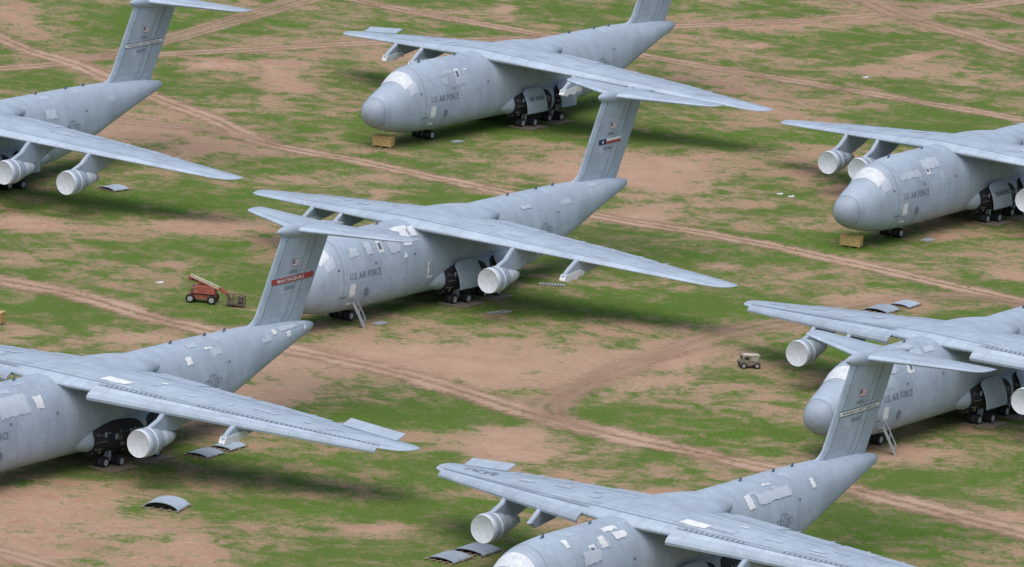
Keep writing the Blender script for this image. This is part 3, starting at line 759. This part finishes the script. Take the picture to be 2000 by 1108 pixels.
def ladder(u,v,rz):
    e=thing("access_ladder",u,v,rz,"metal access ladder leaning at a crew door","ladder","access ladders at crew doors")
    b=MB();
    for y in(-.5,.5): b.beam((0,y,0),(1.5,y,3.0),.1,.22)
    obj("side_rail",b.mesh("side_rail",[M_steel]),e)
    b=MB()
    for i in range(1,10): t=i/10;b.box((1.5*t,0,3.0*t),(.3,1.0,.06))
    obj("step",b.mesh("step",[M_mid]),e)
    b=MB()
    for y in(-.55,.55):
        b.beam((-.1,y,.9),(1.4,y,3.9),.06,.06)
        for t in(.1,.5,.95): b.beam((1.5*t,y,3*t),(1.5*t-.1,y,3*t+.9),.05,.05)
    obj("handrail",b.mesh("handrail",[M_steel]),e)
ladder(712,640,R(180));ladder(1748,888,R(180))
def mats(nm,lst,mat,label):
    X,Y,hd=PL[nm];rot=hd+math.pi
    for (s,y,lx,ly) in lst:
        p=L(s,y,0);x=X+p[0]*math.cos(rot)-p[1]*math.sin(rot);yy=Y+p[0]*math.sin(rot)+p[1]*math.cos(rot)
        b=MB();n=int(lx/.5)
        for i in range(n): b.box(((i-(n-1)/2)*lx/n,0,.07+.012*(i%2)),(lx/n*.93,ly*(1-.04*(i%3)),.1))
        o=obj("ground_mat",b.mesh("ground_mat",[mat]),None,(x,yy,0),(0,0,rot));o["label"]=label;o["category"]="mat";o["group"]="mats lying under aircraft wheels"
for q in 'ABCDG': mats(q,[(30,4.2,4.2,3.6),(36.2,4.2,4.2,3.6)],M_wood,"weathered timber mat under aircraft wheels")
for q in 'ABC': mats(q,[(13.5,4.4,1.8,1.2)],M_steel,"pale metal mat under aircraft nose")
def cowl(u,v,rz,w=2.6,ln=2.2,label="curved grey cowling panel resting on timber pallet",arch=.12):
    e=thing("cowling_panel",u,v,rz,label,"aircraft panel","loose aircraft panels on the grass")
    vv=[];f=[];n=14
    for i in range(2):
        for j in range(n+1):
            a=math.pi*(.10+.80*j/n);vv.append(((i-.5)*w,math.cos(a)*ln/2,.2+ (math.sin(a)-math.sin(math.pi*.10))*ln*arch))
    for j in range(n): f.append((j,j+1,n+2+j,n+1+j))
    obj("panel_shell",mk("panel_shell",vv,f,M_mid if label[0]=='d' else M_plain,solid=.07,smooth=True),e)
    b=MB()
    for j in range(5): b.box((0,-ln/2+.1+j*(ln-.2)/4,.12),(w*1.25,.22,.06))
    for x in(-w/2,0,w/2): b.box((x,0,.045),(.14,ln*1.15,.09))
    obj("pallet",b.mesh("pallet",[M_wood]),e)
DK="darker curved cowling panel resting on timber pallet"
cowl(325,990,R(72),3.2,4.0,arch=.22)
cowl(222,370,R(50),2.6,2.8)
cowl(400,888,R(60),3.2,2.8,label=DK)
cowl(446,874,R(60),3.0,2.6)
cowl(878,1092,R(60),3.4,3.2,label=DK,arch=.13)
cowl(932,1077,R(60),3.4,3.6,arch=.13,label=DK)
cowl(1722,607,R(60),3.2,3.2,label=DK,arch=.14);cowl(1768,597,R(60),2.8,2.6)
def rack(u,v,rz,n,label):
    e=MB()
    for y in(-.35,.35): e.beam((-1.5,y,.12),(1.5,y,.12),.08,.1)
    for i in range(n): e.box((-1.4+2.8*i/(n-1),0,.16),(.16,1.,.06))
    x,y=ground_at(u,v);o=obj("metal_rack",e.mesh("metal_rack",[M_steel]),None,(x,y,0),(0,0,rz));o["label"]=label;o["category"]="rack";o["group"]="racks lying on the grass"
rack(1078,558,R(0),9,"low metal rack lying on the grass");rack(975,612,R(40),5,"low metal rack lying on the grass")
# boom lift
e=thing("boom_lift",395,590,R(-8),"orange-red boom lift with cream boom folded low, parked on grass","boom lift")
b=MB();b.box((0,0,.75),(3.1,1.5,.45));b.box((0,0,1.0),(2.0,1.1,.2),1);obj("chassis",b.mesh("chassis",[M_orange,M_brown],bevel=.04),e)
b=MB();b.box((.3,-.1,1.55),(2.6,1.6,.85),taper=.88);b.box((-.95,0,1.45),(.7,1.7,.7),1);b.box((1.35,0,1.5),(.4,1.3,.6));obj("turntable",b.mesh("turntable",[M_orange,M_brown],bevel=.05),e)
wl2=MB();wl2.lathe([(-.2,.18),(-.2,.3),(-.24,.45),(-.16,.52),(.16,.52),(.24,.45),(.2,.3),(.2,.18)],n=18,ms=[1,0,0,0,0,0,1]);lm=wl2.mesh("wheel",[M_tyre,M_rim],smooth=True)
for x in(-1.25,1.25):
    for y in(-.95,.95): obj("wheel",lm,e,loc=(x,y,.52))
b=MB();b.beam((.9,.3,1.9),(-1.5,.3,2.6),.3,.34,1);b.beam((-1.55,0,2.4),(-1.45,0,3.1),.34,.4,1);b.beam((-1.5,-.1,3.05),(2.2,-.6,1.85),.3,.34,0);b.beam((2.0,-.6,1.95),(3.0,-.75,1.35),.3,.34,1);b.beam((2.9,-.75,1.45),(3.5,-.8,.6),.2,.24,2)
obj("boom",b.mesh("boom",[M_cream,M_orange,M_brown]),e)
b=MB();b.box((4.1,-.8,.35),(2.0,1.0,.14))
for z in(.85,1.35):
    for y in(-1.3,-.3): b.beam((3.1,y,z),(5.1,y,z),.07,.07)
    for x in(3.1,5.1): b.beam((x,-1.3,z),(x,-.3,z),.07,.07)
for x in(3.1,3.75,4.4,5.1):
    for y in(-1.3,-.3): b.beam((x,y,.3),(x,y,1.35),.07,.07)
b.box((4.6,-.8,.85),(.5,.7,.7),0);b.box((3.4,-.8,.15),(.8,.5,.3))
obj("work_platform",b.mesh("work_platform",[M_brown]),e)
# utility vehicle
e=thing("utility_truck",1462,718,R(12),"small sand-coloured boxy utility truck parked on grass","truck")
e.scale=(.93,.93,.9)
b=MB();b.box((0,0,.72),(2.45,1.5,.6));b.box((.1,0,1.28),(2.2,1.42,.66),taper=.94);obj("body",b.mesh("body",[M_sand],bevel=.07),e)
b=MB();b.box((.2,0,1.64),(2.0,1.36,.10));b.box((.55,-.73,1.25),(.9,.05,.5));obj("roof",b.mesh("roof",[M_sand2],bevel=.03),e)
b=MB();b.box((-1.0,0,1.32),(.06,1.0,.34));b.box((-.45,-.715,1.32),(.5,.06,.28));obj("window",b.mesh("window",[M_glass]),e)
b=MB();b.box((-1.26,0,.6),(.08,1.5,.18));b.box((1.26,0,.6),(.08,1.5,.18));obj("bumper",b.mesh("bumper",[M_dark]),e)
for x in(-.8,.85):
    for y in(-.70,.70): obj("wheel",lm,e,loc=(x,y,.38)).scale=(.73,.73,.73)
for (u,v) in((1523,380),(1545,385),(1690,152),(312,553),(1960,780)):
    x,y=ground_at(u,v);b=MB();b.box((0,0,.06),(.7,.5,.08),0,.4);b.box((.25,.2,.11),(.4,.3,.06),0,1.1)
    o=obj("scrap_sheet",b.mesh("scrap_sheet",[M_white]),None,(x,y,0));o["label"]="crumpled white scrap sheet lying on the grass";o["category"]="scrap";o["group"]="scrap sheets on the grass"
